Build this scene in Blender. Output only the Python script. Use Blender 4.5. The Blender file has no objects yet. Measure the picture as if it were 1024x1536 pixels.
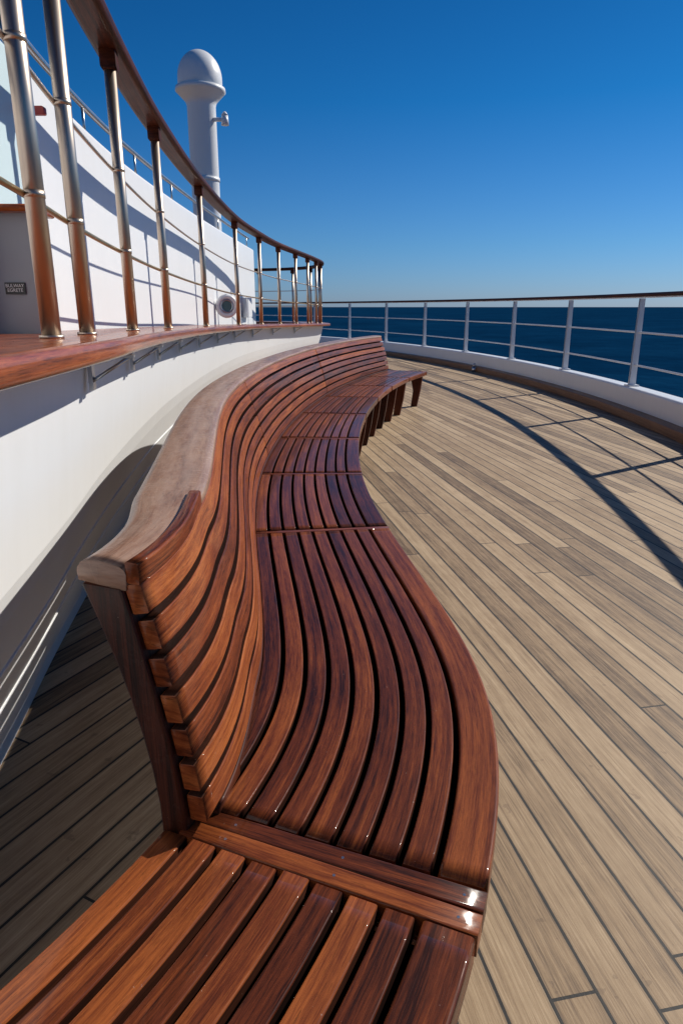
import bpy, math, random
import numpy as np
from mathutils import Vector
random.seed(4)
sc=bpy.context.scene
sc.view_settings.view_transform='Standard'; sc.view_settings.look='None'; sc.view_settings.exposure=0
R=math.radians
# ---------------------------------------------------------------- node helpers
class NT:
    def __init__(s,name):
        s.m=bpy.data.materials.new(name); s.m.use_nodes=True; s.t=s.m.node_tree; s.t.nodes.clear()
        s.out=s.n('ShaderNodeOutputMaterial'); s.b=s.n('ShaderNodeBsdfPrincipled'); s.l(s.b.outputs[0],s.out.inputs[0])
    def n(s,t,**k):
        x=s.t.nodes.new(t)
        for a,v in k.items(): setattr(x,a,v)
        return x
    def l(s,a,b): s.t.links.new(a,b)
    def put(s,sock,v):
        if hasattr(v,'node'): s.l(v,sock)
        else: sock.default_value=v
    def math(s,op,a,b=None,c=None,clamp=False):
        x=s.n('ShaderNodeMath',operation=op); x.use_clamp=clamp
        for i,v in enumerate((a,b,c)):
            if v is not None: s.put(x.inputs[i],v)
        return x.outputs[0]
    def comb(s,x,y,z):
        c=s.n('ShaderNodeCombineXYZ')
        for i,v in enumerate((x,y,z)): s.put(c.inputs[i],v)
        return c.outputs[0]
    def sep(s,v):
        c=s.n('ShaderNodeSeparateXYZ'); s.l(v,c.inputs[0]); return c.outputs
    def noise(s,vec,scale=1,detail=3,rough=.5,dist=0):
        x=s.n('ShaderNodeTexNoise'); s.l(vec,x.inputs['Vector'])
        x.inputs['Scale'].default_value=scale; x.inputs['Detail'].default_value=detail
        x.inputs['Roughness'].default_value=rough; x.inputs['Distortion'].default_value=dist
        return x.outputs['Fac']
    def ramp(s,f,stops):
        x=s.n('ShaderNodeValToRGB'); e=x.color_ramp.elements
        while len(e)<len(stops): e.new(.5)
        for i,(p,c) in enumerate(stops):
            e[i].position=p; e[i].color=(*c,1)
        s.l(f,x.inputs[0]); return x.outputs[0]
    def mix(s,f,a,b,mode='MIX'):
        x=s.n('ShaderNodeMix',data_type='RGBA',blend_type=mode)
        s.put(x.inputs[0],f)
        for i,v in ((6,a),(7,b)):
            if hasattr(v,'node'): s.l(v,x.inputs[i])
            else: x.inputs[i].default_value=(*v,1)
        return x.outputs[2]
    def bump(s,h,st,dist):
        x=s.n('ShaderNodeBump'); x.inputs['Strength'].default_value=st; x.inputs['Distance'].default_value=dist
        s.l(h,x.inputs['Height']); s.l(x.outputs[0],s.b.inputs['Normal'])
    def set(s,**k):
        for a,v in k.items():
            sock=s.b.inputs[a.replace('_',' ')]
            if hasattr(v,'node'): s.l(v,sock)
            elif isinstance(v,tuple): sock.default_value=(*v,1)
            else: sock.default_value=v
def wood(name,cols,rough=.3,coat=.6,coatr=.12,glare=0.0,varn=.5,spec=.18):
    m=NT(name)
    uv=m.sep(m.n('ShaderNodeUVMap').outputs[0])
    rn=m.n('ShaderNodeAttribute',attribute_name='rnd').outputs['Fac']
    z=m.math('MULTIPLY',rn,37.0)
    g1=m.noise(m.comb(m.math('MULTIPLY',uv[0],2.2),m.math('MULTIPLY',uv[1],75),z),1,6,.68,.5)
    g2=m.noise(m.comb(m.math('MULTIPLY',uv[0],16),m.math('MULTIPLY',uv[1],380),z),1,4,.7)
    g3=m.noise(m.comb(m.math('MULTIPLY',uv[0],2.6),m.math('MULTIPLY',uv[1],4),m.math('ADD',z,9.)),1,3,.5)
    f=m.math('ADD',m.math('MULTIPLY',g1,.55),m.math('MULTIPLY',g2,.45))
    f=m.math('ADD',f,m.math('MULTIPLY',m.math('SUBTRACT',rn,.5),.14*varn*2))
    f=m.math('ADD',f,m.math('MULTIPLY',m.math('SUBTRACT',g3,.5),.17))
    col=m.ramp(f,[(.36,cols[0]),(.5,cols[1]),(.66,cols[2])])
    pores=m.math('GREATER_THAN',g2,.60)
    col=m.mix(m.math('MULTIPLY',pores,.5),col,tuple(c*.5 for c in cols[0]))
    if glare>0:
        w=m.noise(m.comb(m.math('MULTIPLY',uv[0],5),m.math('MULTIPLY',uv[1],60),z),1,5,.7)
        col=m.mix(m.math('MULTIPLY',m.math('SUBTRACT',w,.32),glare*2.2,clamp=True),col,(.52,.39,.31))  # pale streaks painted in as sunlit glare
    sp=m.noise(m.comb(m.math('MULTIPLY',uv[0],45),m.math('MULTIPLY',uv[1],45),z),1,3,.6)
    # fine scuffs / dried salt specks
    sc1=m.noise(m.comb(m.math('MULTIPLY',uv[0],130),m.math('MULTIPLY',uv[1],130),z),1,2,.6)
    speck=m.math('GREATER_THAN',sc1,.76)
    col=m.mix(m.math('MULTIPLY',speck,.35),col,(.45,.33,.27))
    r=m.math('ADD',rough,m.math('MULTIPLY',m.math('SUBTRACT',g3,.5),.3))
    m.set(Base_Color=col,Roughness=r,Coat_Weight=coat); m.b.inputs['Specular IOR Level'].default_value=spec
    m.l(m.math('ADD',coatr,m.math('MULTIPLY',m.math('SUBTRACT',sp,.48),.3),clamp=True),m.b.inputs['Coat Roughness'])
    m.bump(m.math('ADD',g2,m.math('MULTIPLY',sp,.4)),.3,.0012)
    return m.m
def paint(name,col,rough=.38,dirt=.12,metal=0):
    m=NT(name)
    p=m.n('ShaderNodeTexCoord').outputs['Object']
    n=m.noise(p,1.7,5,.6); s=m.sep(p)
    st=m.noise(m.comb(m.math('MULTIPLY',s[0],14),m.math('MULTIPLY',s[1],14),m.math('MULTIPLY',s[2],.9)),1,4,.6)
    k=m.math('MULTIPLY',m.math('SUBTRACT',m.math('ADD',m.math('MULTIPLY',n,.5),m.math('MULTIPLY',st,.5)),.42),dirt*5,clamp=True)
    c=m.mix(k,col,tuple(x*y for x,y in zip(col,(.62,.56,.48))))
    m.set(Base_Color=c,Roughness=rough,Metallic=metal)
    m.bump(m.noise(p,9,3,.5),.12,.006)
    return m.m
def metal(name,col,rough=.25):
    m=NT(name); p=m.n('ShaderNodeTexCoord').outputs['Object']
    s=m.sep(p); n=m.noise(m.comb(m.math('MULTIPLY',s[0],90),m.math('MULTIPLY',s[1],90),m.math('MULTIPLY',s[2],3)),1,3,.6)
    n2=m.noise(p,5,4,.6)
    m.set(Base_Color=m.mix(n2,col,tuple(c*.72 for c in col)),Metallic=1.0,Roughness=m.math('ADD',rough-.08,m.math('MULTIPLY',n,.2)))
    return m.m
def deckmat(name,ang,dark=1.0):
    m=NT(name); p=m.n('ShaderNodeTexCoord').outputs['Object']
    def dot(v):
        x=m.n('ShaderNodeVectorMath',operation='DOT_PRODUCT'); m.l(p,x.inputs[0]); x.inputs[1].default_value=v; return x.outputs['Value']
    a=R(ang); al=dot((math.sin(a),math.cos(a),0)); ac=dot((math.cos(a),-math.sin(a),0))
    W=.094; q=m.math('DIVIDE',ac,W); idx=m.math('FLOOR',q); fr=m.math('FRACT',q)
    wn=m.n('ShaderNodeTexWhiteNoise',noise_dimensions='1D'); m.l(idx,wn.inputs['W'])
    l=m.math('ADD',m.math('DIVIDE',al,3.3),m.math('MULTIPLY',wn.outputs['Value'],7.3)); li=m.math('FLOOR',l); lf=m.math('FRACT',l)
    w2=m.n('ShaderNodeTexWhiteNoise',noise_dimensions='2D'); m.l(m.comb(idx,li,0),w2.inputs['Vector']); rn=w2.outputs['Value']
    d=m.math('ABSOLUTE',m.math('SUBTRACT',fr,.5))
    wob=m.math('MULTIPLY',m.math('SUBTRACT',m.noise(p,22,3,.6),.5),.022)
    seam=m.math('GREATER_THAN',m.math('ADD',d,wob),.5-.038)
    bd=m.math('ABSOLUTE',m.math('SUBTRACT',lf,.5)); butt=m.math('GREATER_THAN',bd,.5-.0010)
    sm=m.math('MAXIMUM',seam,butt)
    zz=m.math('MULTIPLY',rn,50.)
    g=m.noise(m.comb(m.math('MULTIPLY',al,1.6),m.math('MULTIPLY',ac,50),zz),1,6,.66,.4)
    g2=m.noise(m.comb(m.math('MULTIPLY',al,9),m.math('MULTIPLY',ac,260),zz),1,4,.7)
    big=m.noise(p,.9,5,.6); mid=m.noise(p,6,5,.7)
    f=m.math('ADD',m.math('MULTIPLY',g,.5),m.math('MULTIPLY',g2,.5))
    f=m.math('ADD',f,m.math('MULTIPLY',m.math('SUBTRACT',rn,.5),.24))
    f=m.math('ADD',f,m.math('MULTIPLY',m.math('SUBTRACT',mid,.5),.18))
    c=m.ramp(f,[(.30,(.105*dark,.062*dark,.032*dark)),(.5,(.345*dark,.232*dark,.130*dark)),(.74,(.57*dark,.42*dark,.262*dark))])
    c=m.mix(m.math('MULTIPLY',m.math('SUBTRACT',big,.42),1.5,clamp=True),c,m.mix(1.0,c,(.74,.70,.64),'MULTIPLY'))
    spots=m.math('GREATER_THAN',m.noise(p,13,3,.6),.68)
    c=m.mix(m.math('MULTIPLY',spots,.3),c,(.10,.06,.035))
    edge=m.math('GREATER_THAN',m.math('ADD',d,wob),.5-.08)
    c=m.mix(m.math('MULTIPLY',edge,.28),c,(.07,.045,.03))
    c=m.mix(sm,c,(.012,.010,.008))
    m.set(Base_Color=c,Roughness=m.math('ADD',.55,m.math('MULTIPLY',g,.2)))
    h=m.math('SUBTRACT',m.math('MULTIPLY',m.math('ADD',g2,g),.25),m.math('MULTIPLY',sm,1.0))
    m.bump(h,.6,.003)
    return m.m
MAH=wood('mahogany_seat',[(.024,.006,.003),(.125,.028,.009),(.32,.088,.022)],.55,.42,.08,spec=.1)
MAHB=wood('mahogany_backrest',[(.045,.010,.004),(.21,.047,.013),(.44,.13,.034)],.55,.36,.09,spec=.1)
FRM=wood('mahogany_frame',[(.014,.004,.002),(.070,.016,.007),(.16,.040,.014)],.5,.12,.25)
CAP=wood('mahogany_cap_glare',[(.12,.055,.032),(.28,.145,.09),(.44,.27,.18)],.46,.4,.24,glare=.6)  # pale overlay puts the sun's sheen on the cap into its colour
RAILW=wood('varnished_handrail_wood',[(.014,.004,.002),(.065,.015,.006),(.15,.040,.015)],.55,.12,.15,spec=.08)
CNT=wood('counter_wood',[(.09,.020,.006),(.30,.070,.016),(.55,.17,.042)],.45,.55,.08)
DARKW=wood('seat_gap_shade_wood',[(.006,.003,.002),(.012,.005,.003),(.02,.008,.005)],.8,0,.5,spec=.05)  # near-black tone standing in for shade below the seat slats
EDGE=wood('slat_gap_shade',[(.010,.004,.003),(.028,.009,.005),(.06,.018,.009)],.7,0,.5,spec=.08)  # dark tone painting the shade between slats onto their edges
WHITE=paint('white_ship_paint',(.80,.81,.82),.35,.06)
WHITE2=paint('white_bulkhead_paint',(.80,.81,.82),.4,.08)
GREY=paint('grey_panel_paint',(.30,.32,.35),.45,.1)
STEEL=metal('brushed_bronze_steel',(.60,.50,.41),.36)
STEEL2=metal('stainless_steel',(.6,.6,.6),.28)
BRASS=metal('aged_brass',(.62,.44,.20),.3)
DKTEAL=paint('dark_teal_frame',(.02,.07,.09),.3,.05)
DECK_R=deckmat('teak_deck',-11)
DECK_L=deckmat('teak_deck_side_lit',27,1.15)  # same teak made lighter, the half-lit look of this side painted in
m=NT('glass'); m.set(Base_Color=(.75,.9,.92),Roughness=.02,Transmission_Weight=1.0,IOR=1.1); GLASS=m.m
m=NT('black_label'); m.set(Base_Color=(.012,.012,.013),Roughness=.4); BLACK=m.m
m=NT('label_white'); m.set(Base_Color=(.8,.8,.78),Roughness=.5); LWHITE=m.m
# ---------------------------------------------------------------- path + mesh builder
class Path:
    def __init__(s,pts,step=.04,smooth=6):
        P=np.array(pts,float); n=len(P); T=np.zeros_like(P)
        d=np.r_[0,np.cumsum(np.linalg.norm(np.diff(P,axis=0),axis=1))]
        for i in range(n):
            a=max(i-1,0); b=min(i+1,n-1); T[i]=(P[b]-P[a])/(d[b]-d[a])
        out=[]
        for i in range(n-1):
            L=d[i+1]-d[i]; k=max(2,int(L/.01))
            for j in range(k):
                t=j/k; h=(2*t**3-3*t*t+1,t**3-2*t*t+t,-2*t**3+3*t*t,t**3-t*t)
                out.append(h[0]*P[i]+h[1]*L*T[i]+h[2]*P[i+1]+h[3]*L*T[i+1])
        out.append(P[-1]); Q=np.array(out)
        s._set(Q); 
        L=s.s[-1]; g=np.linspace(0,L,int(L/step)+1); Q=np.c_[np.interp(g,s.s,Q[:,0]),np.interp(g,s.s,Q[:,1])]
        for _ in range(smooth):
            Q[1:-1]=.25*Q[:-2]+.5*Q[1:-1]+.25*Q[2:]
        s._set(Q)
    def _set(s,Q):
        s.P=Q; s.s=np.r_[0,np.cumsum(np.linalg.norm(np.diff(Q,axis=0),axis=1))]
        t=np.gradient(Q,axis=0); t/=np.linalg.norm(t,axis=1)[:,None]
        s.T=t; s.N=np.c_[-t[:,1],t[:,0]]; s.L=s.s[-1]
    def at(s,q,n=0):
        p=np.array([np.interp(q,s.s,s.P[:,0]),np.interp(q,s.s,s.P[:,1])])
        N=np.array([np.interp(q,s.s,s.N[:,0]),np.interp(q,s.s,s.N[:,1])]); N/=np.linalg.norm(N)
        return p+N*n, N
    def sY(s,y): # arclength where Y==y (monotonic part)
        i=int(np.argmax(s.P[:,1]>=y)); 
        return s.s[i-1]+(y-s.P[i-1,1])/(s.P[i,1]-s.P[i-1,1])*(s.s[i]-s.s[i-1])
def rr(w,h,r,seg=3,c=(0,0),ang=0):
    o=[]
    for cx,cy,a0 in ((w/2-r,h/2-r,0),(-w/2+r,h/2-r,90),(-w/2+r,-h/2+r,180),(w/2-r,-h/2+r,270)):
        for k in range(seg+1):
            a=R(a0+90*k/seg); o.append((cx+r*math.cos(a),cy+r*math.sin(a)))
    ca,sa=math.cos(ang),math.sin(ang)
    return [(c[0]+x*ca-y*sa,c[1]+x*sa+y*ca) for x,y in o]
class MB:
    def __init__(s): s.v=[];s.f=[];s.uv=[];s.r=[];s.sm=[];s.mi=[]
    def face(s,ix,uv,r,sm=True,mi=0): s.f.append(ix);s.uv.append(uv);s.r.append(r);s.sm.append(sm);s.mi.append(mi)
    def sweep(s,path,a,b,prof,rnd=None,mi=0,step=None,caps=True,sm=True,alt=None):
        """prof: list[(n,z)] or fn(q)->list, n = offset to the left of the path; alt = {profile edge: material}"""
        rnd=random.random() if rnd is None else rnd
        st=step or .04; k=max(1,int(round((b-a)/st))); qs=np.linspace(a,b,k+1)
        base=len(s.v); np_=None
        for q in qs:
            pr=prof(q) if callable(prof) else prof; p,N=path.at(q)
            np_=len(pr)
            for n,z in pr: s.v.append((p[0]+N[0]*n,p[1]+N[1]*n,z))
        per=[0]; pr0=prof(a) if callable(prof) else prof
        for i in range(np_):
            x=pr0[i];y=pr0[(i+1)%np_]; per.append(per[-1]+math.hypot(x[0]-y[0],x[1]-y[1]))
        for j in range(k):
            for i in range(np_):
                i2=(i+1)%np_
                s.face((base+j*np_+i,base+(j+1)*np_+i,base+(j+1)*np_+i2,base+j*np_+i2),
                  ((qs[j],per[i]),(qs[j+1],per[i]),(qs[j+1],per[i+1]),(qs[j],per[i+1])),rnd,sm,(alt.get(i,mi) if alt else mi))
        if caps:
            s.face(tuple(base+i for i in range(np_)),tuple((pr0[i][0],pr0[i][1]*.3) for i in range(np_)),rnd,False,mi)
            s.face(tuple(base+k*np_+np_-1-i for i in range(np_)),tuple((pr0[i][0],pr0[i][1]*.3) for i in range(np_)),rnd,False,mi)
    def plate(s,path,q,th,poly,rnd=None,mi=0):
        """flat plate across the path: poly [(n,z)], thickness th along path"""
        rnd=random.random() if rnd is None else rnd
        p,N=path.at(q); T=np.array([N[1],-N[0]]); b=len(s.v); k=len(poly)
        for sg in (-.5,.5):
            for n,z in poly: s.v.append((p[0]+N[0]*n+T[0]*th*sg,p[1]+N[1]*n+T[1]*th*sg,z))
        uv=[(z,n) for n,z in poly]
        s.face(tuple(b+i for i in range(k)),tuple(uv),rnd,False,mi)
        s.face(tuple(b+k+k-1-i for i in range(k)),tuple(uv[::-1]),rnd,False,mi)
        for i in range(k):
            j=(i+1)%k
            s.face((b+i,b+k+i,b+k+j,b+j),((poly[i][1],0),(poly[i][1],th),(poly[j][1],th),(poly[j][1],0)),rnd,False,mi)
    def cyl(s,p0,p1,r0,r1=None,seg=16,mi=0,rnd=None,caps=True):
        r1=r0 if r1 is None else r1; rnd=random.random() if rnd is None else rnd
        p0=Vector(p0);p1=Vector(p1); d=(p1-p0).normalized(); a=d.orthogonal().normalized(); c=d.cross(a); b=len(s.v); L=(p1-p0).length
        for p,r in ((p0,r0),(p1,r1)):
            for i in range(seg):
                t=2*math.pi*i/seg; s.v.append(tuple(p+a*math.cos(t)*r+c*math.sin(t)*r))
        for i in range(seg):
            j=(i+1)%seg; s.face((b+i,b+j,b+seg+j,b+seg+i),((0,i*.01),(0,j*.01),(L,j*.01),(L,i*.01)),rnd,True,mi)
        if caps:
            s.face(tuple(b+seg-1-i for i in range(seg)),tuple((0,0) for i in range(seg)),rnd,False,mi)
            s.face(tuple(b+seg+i for i in range(seg)),tuple((0,0) for i in range(seg)),rnd,False,mi)
    def lathe(s,c,prof,seg=40,mi=0):
        b=len(s.v); k=len(prof)
        for r,z in prof:
            for i in range(seg):
                t=2*math.pi*i/seg; s.v.append((c[0]+r*math.cos(t),c[1]+r*math.sin(t),z))
        for j in range(k-1):
            for i in range(seg):
                i2=(i+1)%seg; s.face((b+j*seg+i,b+j*seg+i2,b+(j+1)*seg+i2,b+(j+1)*seg+i),((0,0),)*4,.5,True,mi)
    def box(s,c,sz,rot=0,bev=.003,mi=0,rnd=None):
        ca,sa=math.cos(rot),math.sin(rot)
        p=StraightPath((c[0]+sa*sz[1]/2,c[1]-ca*sz[1]/2),(c[0]-sa*sz[1]/2,c[1]+ca*sz[1]/2))
        s.sweep(p,0,sz[1],rr(sz[0],sz[2],bev,2,(0,c[2])),rnd,mi,step=10)
    def build(s,name,mats,parent=None,wn=True):
        me=bpy.data.meshes.new(name); me.from_pydata(s.v,[],s.f)
        uvl=me.uv_layers.new(name='UVMap'); fl=[x for u in s.uv for p in u for x in p]; uvl.data.foreach_set('uv',fl)
        at=me.attributes.new('rnd','FLOAT','FACE'); at.data.foreach_set('value',s.r)
        me.polygons.foreach_set('use_smooth',s.sm); me.polygons.foreach_set('material_index',s.mi)
        for m in mats: me.materials.append(m)
        me.validate(); me.update()
        import bmesh
        bm=bmesh.new(); bm.from_mesh(me); bmesh.ops.recalc_face_normals(bm,faces=bm.faces); bm.to_mesh(me); bm.free()
        o=bpy.data.objects.new(name,me); sc.collection.objects.link(o)
        if parent: o.parent=parent
        if wn:
            w=o.modifiers.new('wn','WEIGHTED_NORMAL'); w.keep_sharp=False; w.weight=100; w.thresh=.02
        return o
class StraightPath(Path):
    def __init__(s,a,b): s._set(np.linspace(np.array(a,float),np.array(b,float),9))
def empty(name):
    e=bpy.data.objects.new(name,None); sc.collection.objects.link(e); return e
# ---------------------------------------------------------------- BENCH
FR=Path([(-1.15,-.45),(-.72,-.30),(-.40,-.10),(-.12,.15),(.02,.36),(.133,.568),(.213,.750),(.277,.95),(.312,1.124),(.324,1.30),(.312,1.507),(.274,1.793),
 (.222,2.125),(.180,2.411),(.137,2.776),(.105,3.262),(.105,3.94),(.14,4.63),(.245,5.61),(.457,6.79),(.763,7.9),(1.11,8.82)],.03,40)
S0=FR.sY(.682); ST=.45; W=.50
joints=[FR.sY(y) for y in (2.41,3.27,4.2,5.2,6.2,7.1,8.0)]; SE=FR.L
bench=empty('wooden_bench')
def lerp(a,b,t): t=min(1,max(0,t)); t=t*t*(3-2*t); return a+(b-a)*t
def wf(q): return lerp(.425,.503,(q-S0+.12)/.75)
def lean(q): return lerp(.085,.112,(q-S0)/1.2)
seat=MB()
breaks=[(0.02,S0-.004)]
prev=S0+.080
for j in joints: breaks.append((prev,j-.016)); prev=j+.016
breaks.append((prev,SE-.035))
for a,b in breaks:
    seat.sweep(FR,a,b,rr(.072,.050,.006,3,(.038,ST-.025)))
    for i in range(8):
        n=.085+.0535*i+.0215
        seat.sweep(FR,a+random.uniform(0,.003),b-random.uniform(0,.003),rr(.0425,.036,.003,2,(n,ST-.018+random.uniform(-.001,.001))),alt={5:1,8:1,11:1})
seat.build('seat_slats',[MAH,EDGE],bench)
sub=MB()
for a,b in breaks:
    sub.sweep(FR,a,b,rr(.47,.012,.003,1,(.285,ST-.057)),.5)  # added sheet, coloured as the shade seen through the seat gaps
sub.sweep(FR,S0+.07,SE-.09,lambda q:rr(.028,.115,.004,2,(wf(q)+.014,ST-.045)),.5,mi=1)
sub.build('seat_shade_panel_and_rail',[DARKW,FRM],bench)
cb=MB()
def radial(mb,q,hw,n0,n1,z0,z1,bev=.004,mi=0):
    a,_=FR.at(q,n0); b,_=FR.at(q,n1); p=StraightPath(a,b)
    mb.sweep(p,0,p.L,rr(hw*2,z1-z0,bev,3,(0,(z0+z1)/2)),None,mi,step=.1)
radial(cb,S0+.018,.0180,.0,.475,ST-.04,ST+.001)
radial(cb,S0+.0575,.0180,.0,.455,ST-.04,ST+.001)
for j in joints: radial(cb,j,.0125,.002,.5,ST-.035,ST-.001,.003)
radial(cb,SE-.016,.016,.0,.5,ST-.05,ST)
cb.build('seat_crossbars',[MAH],bench)
# backrest
def face(q,t): return wf(q)+lean(q)*t**1.35
Z0=.463; ZT=.872
bk=MB(); NS=7; pit=(ZT-Z0)/NS
for i in range(NS):
    dz=random.uniform(-.0015,.0015)
    def pf(q,i=i):
        t=(i+.5)/NS; zc=Z0+pit*(i+.5); dn=(face(q,min(1,t+.07))-face(q,max(0,t-.07)))/(.14*(ZT-Z0))
        ang=math.atan(dn); return rr(.030,pit-.0125,.0025,2,(face(q,t)+.015+dz,zc),-ang)
    segs=[S0+.012+random.uniform(-.006,.006)]+[joints[1]+.3,joints[4]+.1]+[SE-.06]
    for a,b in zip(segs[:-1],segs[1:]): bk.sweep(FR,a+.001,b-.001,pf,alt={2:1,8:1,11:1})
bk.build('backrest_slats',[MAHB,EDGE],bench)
# added dark sheet behind the far backrest panels, paints shade into the gaps
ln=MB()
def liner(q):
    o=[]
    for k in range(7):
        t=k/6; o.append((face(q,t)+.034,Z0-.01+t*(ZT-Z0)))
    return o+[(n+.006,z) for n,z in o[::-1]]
ln.sweep(FR,joints[0]-.02,SE-.07,liner,.5); ln.build('backrest_gap_shade',[EDGE],bench,False)
cp=MB()
def capf(q):
    n1=face(q,1)+lerp(.112,.145,(q-S0)/.9); n0=face(q,1)+lerp(.020,-.002,(q-S0)/.65); cw=n1-n0
    zt=.880
    return [(n+n0,z) for n,z in [(.002,.854),(.0,zt),(.003,zt+.006),(.010,zt+.010),(.022,zt+.012),(cw*.5,zt+.015),(cw-.022,zt+.012),(cw-.009,zt+.008),(cw-.002,zt-.001),(cw,zt-.008),(cw-.002,.858)]]
cp.sweep(FR,S0+.006,SE-.05,capf,.6)
def lipf(q):
    return rr(.024,.034,.004,2,(face(q,1)+.009,.883))
cp.build('backrest_cap',[CAP],bench)
lp=MB(); lp.sweep(FR,S0+.008,S0+.60,lipf,.3); lp.build('cap_lip',[MAHB],bench)
fm=MB()
def backpost(q,th,end=False):
    fr=[];bkp=[]
    for k in range(15):
        z=k/14*.856; t=max(0,(z-Z0)/(ZT-Z0)); n=face(q,t)+.0305 if z>Z0 else wf(q)+.0305
        fr.append((n,z))
        w_=.048+.030*t if end else .05
        bkp.append((n+w_+.03*max(0,(.25-z)/.25)-(.012*math.sin(math.pi*min(1,t))),z))
    fm.plate(FR,q,th,fr+bkp[::-1])
backpost(S0+.040,.056,True)
for j in joints+[SE-.08]: backpost(j,.04)
LEG=[(.035,.386),(.06,.2),(.10,.0),(.18,.0),(.155,.2),(.18,.33),(.40,.33),(.42,.0),(.49,.0),(.49,.384),(.085,.384),(.08,.38)]
for q in [.25,S0+.038]+joints+[(joints[i]+joints[i+1])/2 for i in range(2,6)]+[SE-.08]: fm.plate(FR,q,.04,LEG)
fo=fm.build('frame_legs',[FRM],bench,False)
bv=fo.modifiers.new('b','BEVEL'); bv.width=.005; bv.segments=2; bv.limit_method='ANGLE'; bv.angle_limit=R(40)
bp=MB()
for q in [S0+.018,S0+.0575]:
    for n in (.03,.215,.40):
        p,_=FR.at(q,n); bp.cyl((p[0],p[1],ST-.003),(p[0],p[1],ST+.0014),.0022,seg=12)
bp.build('screw_heads',[STEEL2],bench,False)
# ---------------------------------------------------------------- DECK
RC=np.array([-23.6,8.0]); RR=27.0
dk=MB(); n=160; 
ring=[(RC[0]+(RR+.5)*math.cos(2*math.pi*i/n),RC[1]+(RR+.5)*math.sin(2*math.pi*i/n),0) for i in range(n)]
dk.v=ring; dk.face(tuple(range(n)),((0,0),)*n,.5,False)
deck=dk.build('ship_deck',[DECK_R],None,False)
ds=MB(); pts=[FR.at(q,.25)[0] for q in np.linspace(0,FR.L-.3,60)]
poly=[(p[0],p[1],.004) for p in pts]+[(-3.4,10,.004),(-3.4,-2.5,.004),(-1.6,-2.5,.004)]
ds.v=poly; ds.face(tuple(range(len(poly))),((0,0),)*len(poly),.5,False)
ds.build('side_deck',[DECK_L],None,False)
hull=MB(); hp=[(RR+.5,-.004),(RR+.5,-3),(RR+.2,-16)]
hull.lathe(RC,hp,160); hull.build('ship_hull',[WHITE],None,False)
# ---------------------------------------------------------------- OUTER RAILING + CURB
A0,A1=R(-40),R(75)
RP=Path([(RC[0]+RR*math.cos(a),RC[1]+RR*math.sin(a)) for a in np.linspace(A0,A1,120)],.25,0)   # goes toward +Y; left = inward
cu=MB(); cu.sweep(RP,0,RP.L,rr(.20,.33,.03,4,(-.14,.165)),.5,step=.25)
cu.build('deck_curb',[WHITE],None)
st=MB(); st.sweep(RP,0,RP.L,rr(.17,.10,.008,2,(.02,.05)),.5,step=.25)
st.build('wooden_waterway',[wood('waterway_wood',[(.10,.045,.022),(.24,.12,.06),(.38,.21,.115)],.5,.2,.3)],None)
rl=empty('deck_railing')
h=MB(); h.sweep(RP,0,RP.L,rr(.10,.042,.018,5,(-.13,1.385)),.4,step=.25); h.build('top_rail',[RAILW],rl)
b=MB()
for z in (.58,.96): b.sweep(RP,0,RP.L,rr(.022,.022,.0105,3,(-.13,z)),.5,step=.25)
b.sweep(RP,0,RP.L,rr(.05,.014,.004,2,(-.13,1.357)),.5,step=.25)
qs=[]; q8=RP.s[int(np.argmax(RP.P[:,1]>=8.15))]
q=q8-2.2*8
while q<RP.L-.2:
    if q>0: qs.append(q)
    q+=2.2
for q in qs:
    p,_=RP.at(q,-.13); 
    b.plate(RP,q,.045,[(-.168,.31),(-.092,.31),(-.102,1.345),(-.158,1.345)])
    b.box((p[0],p[1],.338),(.13,.13,.02),0,.003)
b.build('posts_and_bars',[WHITE],rl,True)
# small deck light on the curb
dl=MB(); q=RP.s[int(np.argmax(RP.P[:,1]>=13.6))]; p,N=RP.at(q,.13); dl.cyl((p[0],p[1],-.002),(p[0],p[1],.10),.05,.045,20); dl.cyl((p[0],p[1],.10),(p[0],p[1],.17),.04,.02,20)
dl.build('deck_light',[STEEL2],None,False)
# ---------------------------------------------------------------- LEFT STRUCTURE
PC=Path([(-.40,-1.6),(-.46,-.5),(-.54,.3),(-.63,1.0),(-.73,1.74),(-.81,2.2),(-.935,3.1),(-1.05,4.2),(-1.15,5.9),(-1.17,7.9),(-1.07,9.3),(-.93,10.5),(-.50,12.8),(-.40,13.8),(-.62,14.9),(-1.3,15.7),(-2.6,16.1),(-5,16.3)],.05,8)
def yq(q): return float(PC.at(q)[0][1])
def lz(q): return 1.21-.0195*min(14,max(0,yq(q)))
WE=PC.L
w=MB()
WZ=[-.002,.09,.10,.62,.70,1.05]
WNN=[.255,.250,.225,.035,.012,-.035]
def wn_(z): return float(np.interp(z,WZ,WNN))
def wallp(q):
    t=lz(q)-.052
    return [(wn_(z),z) for z in WZ[:-1]]+[(-.035,t),(.18,t),(.42,-.002)]
w.sweep(PC,0,WE,wallp,.5,step=.08,sm=False)
for z in (.30,.46):
    w.sweep(PC,0,WE,lambda q:rr(.010,.006,.002,2,(wn_(z)-.001,z),0),.5,step=.08)
w.build('bulkhead_wall',[WHITE2],None,False)
co=empty('wooden_counter')
c=MB()
c.sweep(PC,0,WE,lambda q:rr(.54,.048,.018,5,(.09,lz(q)-.026)),.4,step=.08); c.build('counter_top',[CNT],co)
br=MB()
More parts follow.
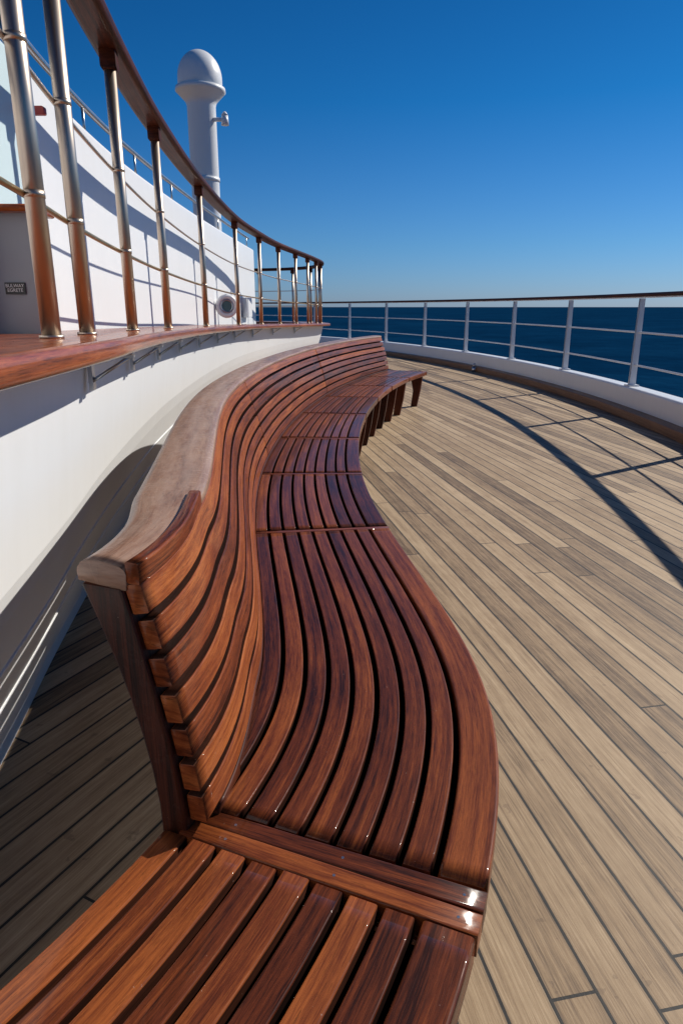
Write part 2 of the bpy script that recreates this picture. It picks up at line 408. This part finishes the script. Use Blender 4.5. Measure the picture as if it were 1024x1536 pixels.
for y in (1.95,2.75,3.5,4.3,5.2,6.2,7.3,8.5,9.8,11.2):
    q=PC.sY(y); z=lz(q)-.052
    for dq in (-.015,.015):
        a,_=PC.at(q+dq,-.04); b_,_=PC.at(q+dq,-.160); br.cyl((a[0],a[1],z-.08),(b_[0],b_[1],z-.006),.005,seg=8)
    br.plate(PC,q,.045,[(-.052,z-.10),(-.040,z-.10),(-.040,z-.005),(-.052,z-.005)])
    br.plate(PC,q,.045,[(-.170,z-.010),(-.053,z-.010),(-.053,z-.003),(-.170,z-.003)])
br.build('brackets',[STEEL2],co,False)
# balcony railing
bl=empty('balcony_railing')
HR=1.08
hr=MB(); hr.sweep(PC,0,WE,lambda q:rr(.125,.06,.028,6,(0,lz(q)+HR+.03)),.4,step=.06)
postY=[.55,1.74,2.2,3.1,4.2,5.9,7.9,9.3,10.5,11.5,12.3,13.0,13.6]
pq=[PC.sY(y) for y in postY]; e=pq[-1]; pq+=[e+.7,e+1.4,e+2.1,e+3.0]
for q in pq:
    p,_=PC.at(q); z=lz(q)+HR
    hr.sweep(StraightPath(PC.at(q-.035)[0],PC.at(q+.035)[0]),0,.07,rr(.062,.075,.01,3,(0,z-.03)),.3,step=1)
hr.build('handrail',[RAILW],bl)
ps=MB()
for q in pq:
    p,_=PC.at(q); z=lz(q); ps.cyl((p[0],p[1],z-.002),(p[0],p[1],z+HR-.06),.0235,seg=24); ps.cyl((p[0],p[1],z-.002),(p[0],p[1],z+.006),.030,seg=24)
    for dz in (.33,.65): ps.cyl((p[0],p[1],z+dz-.008),(p[0],p[1],z+dz+.008),.0248,seg=20)
ps.build('posts',[STEEL],bl,False)
bb=MB(); cir=lambda r,n,z:[(n+r*math.cos(2*math.pi*i/10),z+r*math.sin(2*math.pi*i/10)) for i in range(10)]
bb.sweep(PC,0,WE,lambda q:cir(.008,.024,lz(q)+.33),.5,step=.08); bb.build('lower_bar',[BRASS],bl,False)
bb=MB(); bb.sweep(PC,0,WE,lambda q:cir(.007,.024,lz(q)+.65),.5,step=.08); bb.build('upper_bar',[STEEL],bl,False)
# upper white superstructure wall
UW=Path([(-.98,-1.2),(-1.06,.5),(-1.14,1.6),(-1.27,2.9),(-1.40,3.85),(-1.52,5.3),(-1.58,7.6),(-1.58,10),(-1.55,12.6)],.06,6)
u=MB(); u.sweep(UW,0,UW.L,rr(.14,2.22,.035,5,(.07,1.11)),.5,step=.1)
u.build('superstructure_wall',[WHITE],None)
tr=MB(); tr.sweep(UW,0,UW.L-.1,lambda q:cir(.018,.07,2.22+.17),.5,step=.1)
for q in np.arange(.5,UW.L,1.3):
    p,_=UW.at(q,.07); tr.cyl((p[0],p[1],2.2),(p[0],p[1],2.39),.009,seg=10)
tr.build('grab_rail',[STEEL2],None,False)
# round port light on a short arm, standing off the wall
ph=empty('porthole'); q=UW.sY(8.8); p,N=UW.at(q,-.14); c3=Vector((p[0],p[1],1.26)); Nx=Vector((.45,-.89,0)).normalized()
def torus(mb,c,ax,up,Rr,r,mi=0,seg=40,s2=12):
    b0=len(mb.v); oth=ax.cross(up)
    for i in range(seg):
        t=2*math.pi*i/seg; d=oth*math.cos(t)+up*math.sin(t)
        for k in range(s2):
            s_=2*math.pi*k/s2; mb.v.append(tuple(c+d*(Rr+r*math.cos(s_))+ax*r*math.sin(s_)))
    for i in range(seg):
        for k in range(s2):
            i2=(i+1)%seg;k2=(k+1)%s2
            mb.face((b0+i*s2+k,b0+i2*s2+k,b0+i2*s2+k2,b0+i*s2+k2),((0,0),)*4,.5,True,mi)
t_=MB(); torus(t_,c3,Nx,Vector((0,0,1)),.115,.03); torus(t_,c3+Nx*.012,Nx,Vector((0,0,1)),.075,.012,1)
t_.cyl(c3-Nx*.07,c3+Nx*.005,.10,.112,32,mi=0); t_.cyl(c3+Nx*.004,c3+Nx*.012,.085,seg=32,mi=2)
q0,_=UW.at(q,.02); t_.cyl(c3-Nx*.04,(q0[0],q0[1],1.26),.03,seg=12)
t_.build('porthole_frame',[WHITE,STEEL2,paint('porthole_pane',(.10,.17,.17),.15,.05)],ph,False)
eb=MB(); q=UW.sY(11.2); p,N=UW.at(q,-.05); eb.box((p[0],p[1],1.24),(.10,.5,.30),math.atan2(-N[0],N[1])+math.pi/2,.01); eb.build('junction_box',[WHITE],None)
# cabinet with sign
cab=empty('deck_cabinet'); k=MB(); k.box((-1.135,2.46,1.345),(.22,.14,.40),0,.006); k.build('cabinet_body',[GREY],cab)
k=MB(); k.box((-1.13,2.44,1.556),(.25,.20,.022),0,.008); k.build('cabinet_shelf',[CNT],cab)
ws=empty('glass_windscreen'); k=MB(); k.box((-1.045,2.46,2.07),(.020,.03,1.0),0,.003); k.box((-1.135,2.46,2.575),(.22,.03,.018),0,.003); k.build('frame',[DKTEAL],ws)
k=MB(); k.box((-1.15,2.46,2.06),(.18,.008,1.0),0,.001); k.build('glass_pane',[GLASS],ws,False)
sg=empty('label_sign'); k=MB(); k.box((-1.105,2.386,1.31),(.068,.004,.038),0,.001); k.build('plate',[BLACK],sg,False)
for i,tx in enumerate(('BULWAY','EGRETE')):
    cu_=bpy.data.curves.new('label_text','FONT'); cu_.body=tx; cu_.size=.0155; cu_.align_x='CENTER'; cu_.extrude=.0002
    o=bpy.data.objects.new('label_text',cu_); sc.collection.objects.link(o); o.parent=sg
    o.location=(-1.105,2.3832,1.3135-.0145*i); o.rotation_euler=(R(90),0,0); cu_.materials.append(LWHITE)
wl=MB(); p,N=UW.at(UW.sY(3.1),-.02); wl.box((p[0]+.03,p[1],2.02),(.06,.03,.03),0,.006); wl.build('red_wall_lamp',[paint('red_paint',(.4,.03,.03),.4,.05)],None,False)
# ---------------------------------------------------------------- MAST
mast=empty('ventilation_mast'); k=MB(); MX,MY=-2.22,12.0
dome=[(.0001,5.06)]+[(.345*math.sin(R(a)),4.66+.40*math.cos(R(a))) for a in range(8,90,7)]+[(.345,4.64),(.342,4.56),(.335,4.55),(.385,4.54),(.392,4.49),(.37,4.47),(.29,4.39),(.25,4.35),(.235,4.32),(.225,4.28),(.225,0)]
k.lathe((MX,MY),dome,56); k.build('dome_and_pipe',[WHITE],mast,False)
k=MB(); k.cyl((MX+.2,MY-.1,4.08),(MX+.38,MY-.1,4.08),.03); k.cyl((MX+.38,MY-.1,4.0),(MX+.38,MY-.1,4.14),.06,.05,20); k.cyl((MX+.38,MY-.1,4.14),(MX+.38,MY-.1,4.19),.055,.02,20)
k.lathe((MX,MY),[(.226,3.2),(.236,3.2),(.236,3.26),(.226,3.26)],40); k.build('lamp_arm',[WHITE],mast,False)
# ---------------------------------------------------------------- OCEAN
m=NT('sea_water'); p=m.n('ShaderNodeTexCoord').outputs['Object']
n1=m.noise(p,.12,6,.62); n2=m.noise(p,.008,4,.6); n3=m.noise(p,.05,6,.7)
m.set(Base_Color=m.ramp(m.math('ADD',m.math('MULTIPLY',n2,.5),m.math('MULTIPLY',n3,.5)),[(.35,(.0012,.018,.052)),(.5,(.002,.027,.074)),(.68,(.004,.042,.105))]),Roughness=.6,IOR=1.33); m.b.inputs['Specular IOR Level'].default_value=0
m.bump(n1,.8,1.5)
oc=MB(); S=60000
oc.v=[(-S,-S,-15),(S,-S,-15),(S,S,-15),(-S,S,-15)]; oc.face((0,1,2,3),((0,0),)*4,.5,False); oc.build('ocean',[m.m],None,False)
# ---------------------------------------------------------------- LIGHT
EL=36; AZ=56   # azimuth clockwise from +Y toward +X
d=Vector((math.sin(R(AZ))*math.cos(R(EL)),math.cos(R(AZ))*math.cos(R(EL)),math.sin(R(EL))))
L=bpy.data.lights.new('sun','SUN'); L.energy=5.0; L.angle=R(.5); L.color=(1,.94,.84)
lo=bpy.data.objects.new('sun',L); sc.collection.objects.link(lo); lo.rotation_euler=(-d).to_track_quat('-Z','Y').to_euler()
wd=bpy.data.worlds.new('World'); sc.world=wd; wd.use_nodes=True; nt=wd.node_tree
bg=nt.nodes['Background']; sk=nt.nodes.new('ShaderNodeTexSky'); sk.sky_type='NISHITA'; sk.sun_disc=False
sk.sun_elevation=R(EL); sk.sun_rotation=R(AZ); sk.altitude=0; sk.air_density=1.0; sk.dust_density=.3; sk.ozone_density=3.0
tc=nt.nodes.new('ShaderNodeTexCoord'); sx=nt.nodes.new('ShaderNodeSeparateXYZ'); nt.links.new(tc.outputs['Generated'],sx.inputs[0])
rp=nt.nodes.new('ShaderNodeValToRGB'); e=rp.color_ramp.elements
e.new(.08); e.new(.25)
for i,(pp,cc) in enumerate([(0.0,(.44,.66,1.22)),(.08,(.30,.64,1.10)),(.25,(.07,.53,.98)),(.58,(.012,.33,.68))]): e[i].position=pp; e[i].color=(*cc,1)
nt.links.new(sx.outputs[2],rp.inputs[0])
mx=nt.nodes.new('ShaderNodeMix'); mx.data_type='RGBA'; mx.blend_type='MULTIPLY'; mx.inputs[0].default_value=1
nt.links.new(sk.outputs[0],mx.inputs[6]); nt.links.new(rp.outputs[0],mx.inputs[7])
nt.links.new(mx.outputs[2],bg.inputs[0]); bg.inputs[1].default_value=.075
# ---------------------------------------------------------------- CAMERA
cam=bpy.data.cameras.new('camera'); cam.sensor_fit='VERTICAL'; cam.sensor_height=36; cam.sensor_width=24; cam.lens=23.44; cam.clip_end=200000; cam.clip_start=.02
o=bpy.data.objects.new('camera',cam); sc.collection.objects.link(o); o.location=(0,0,1.25); o.rotation_euler=(R(90-17.1),0,0); sc.camera=o
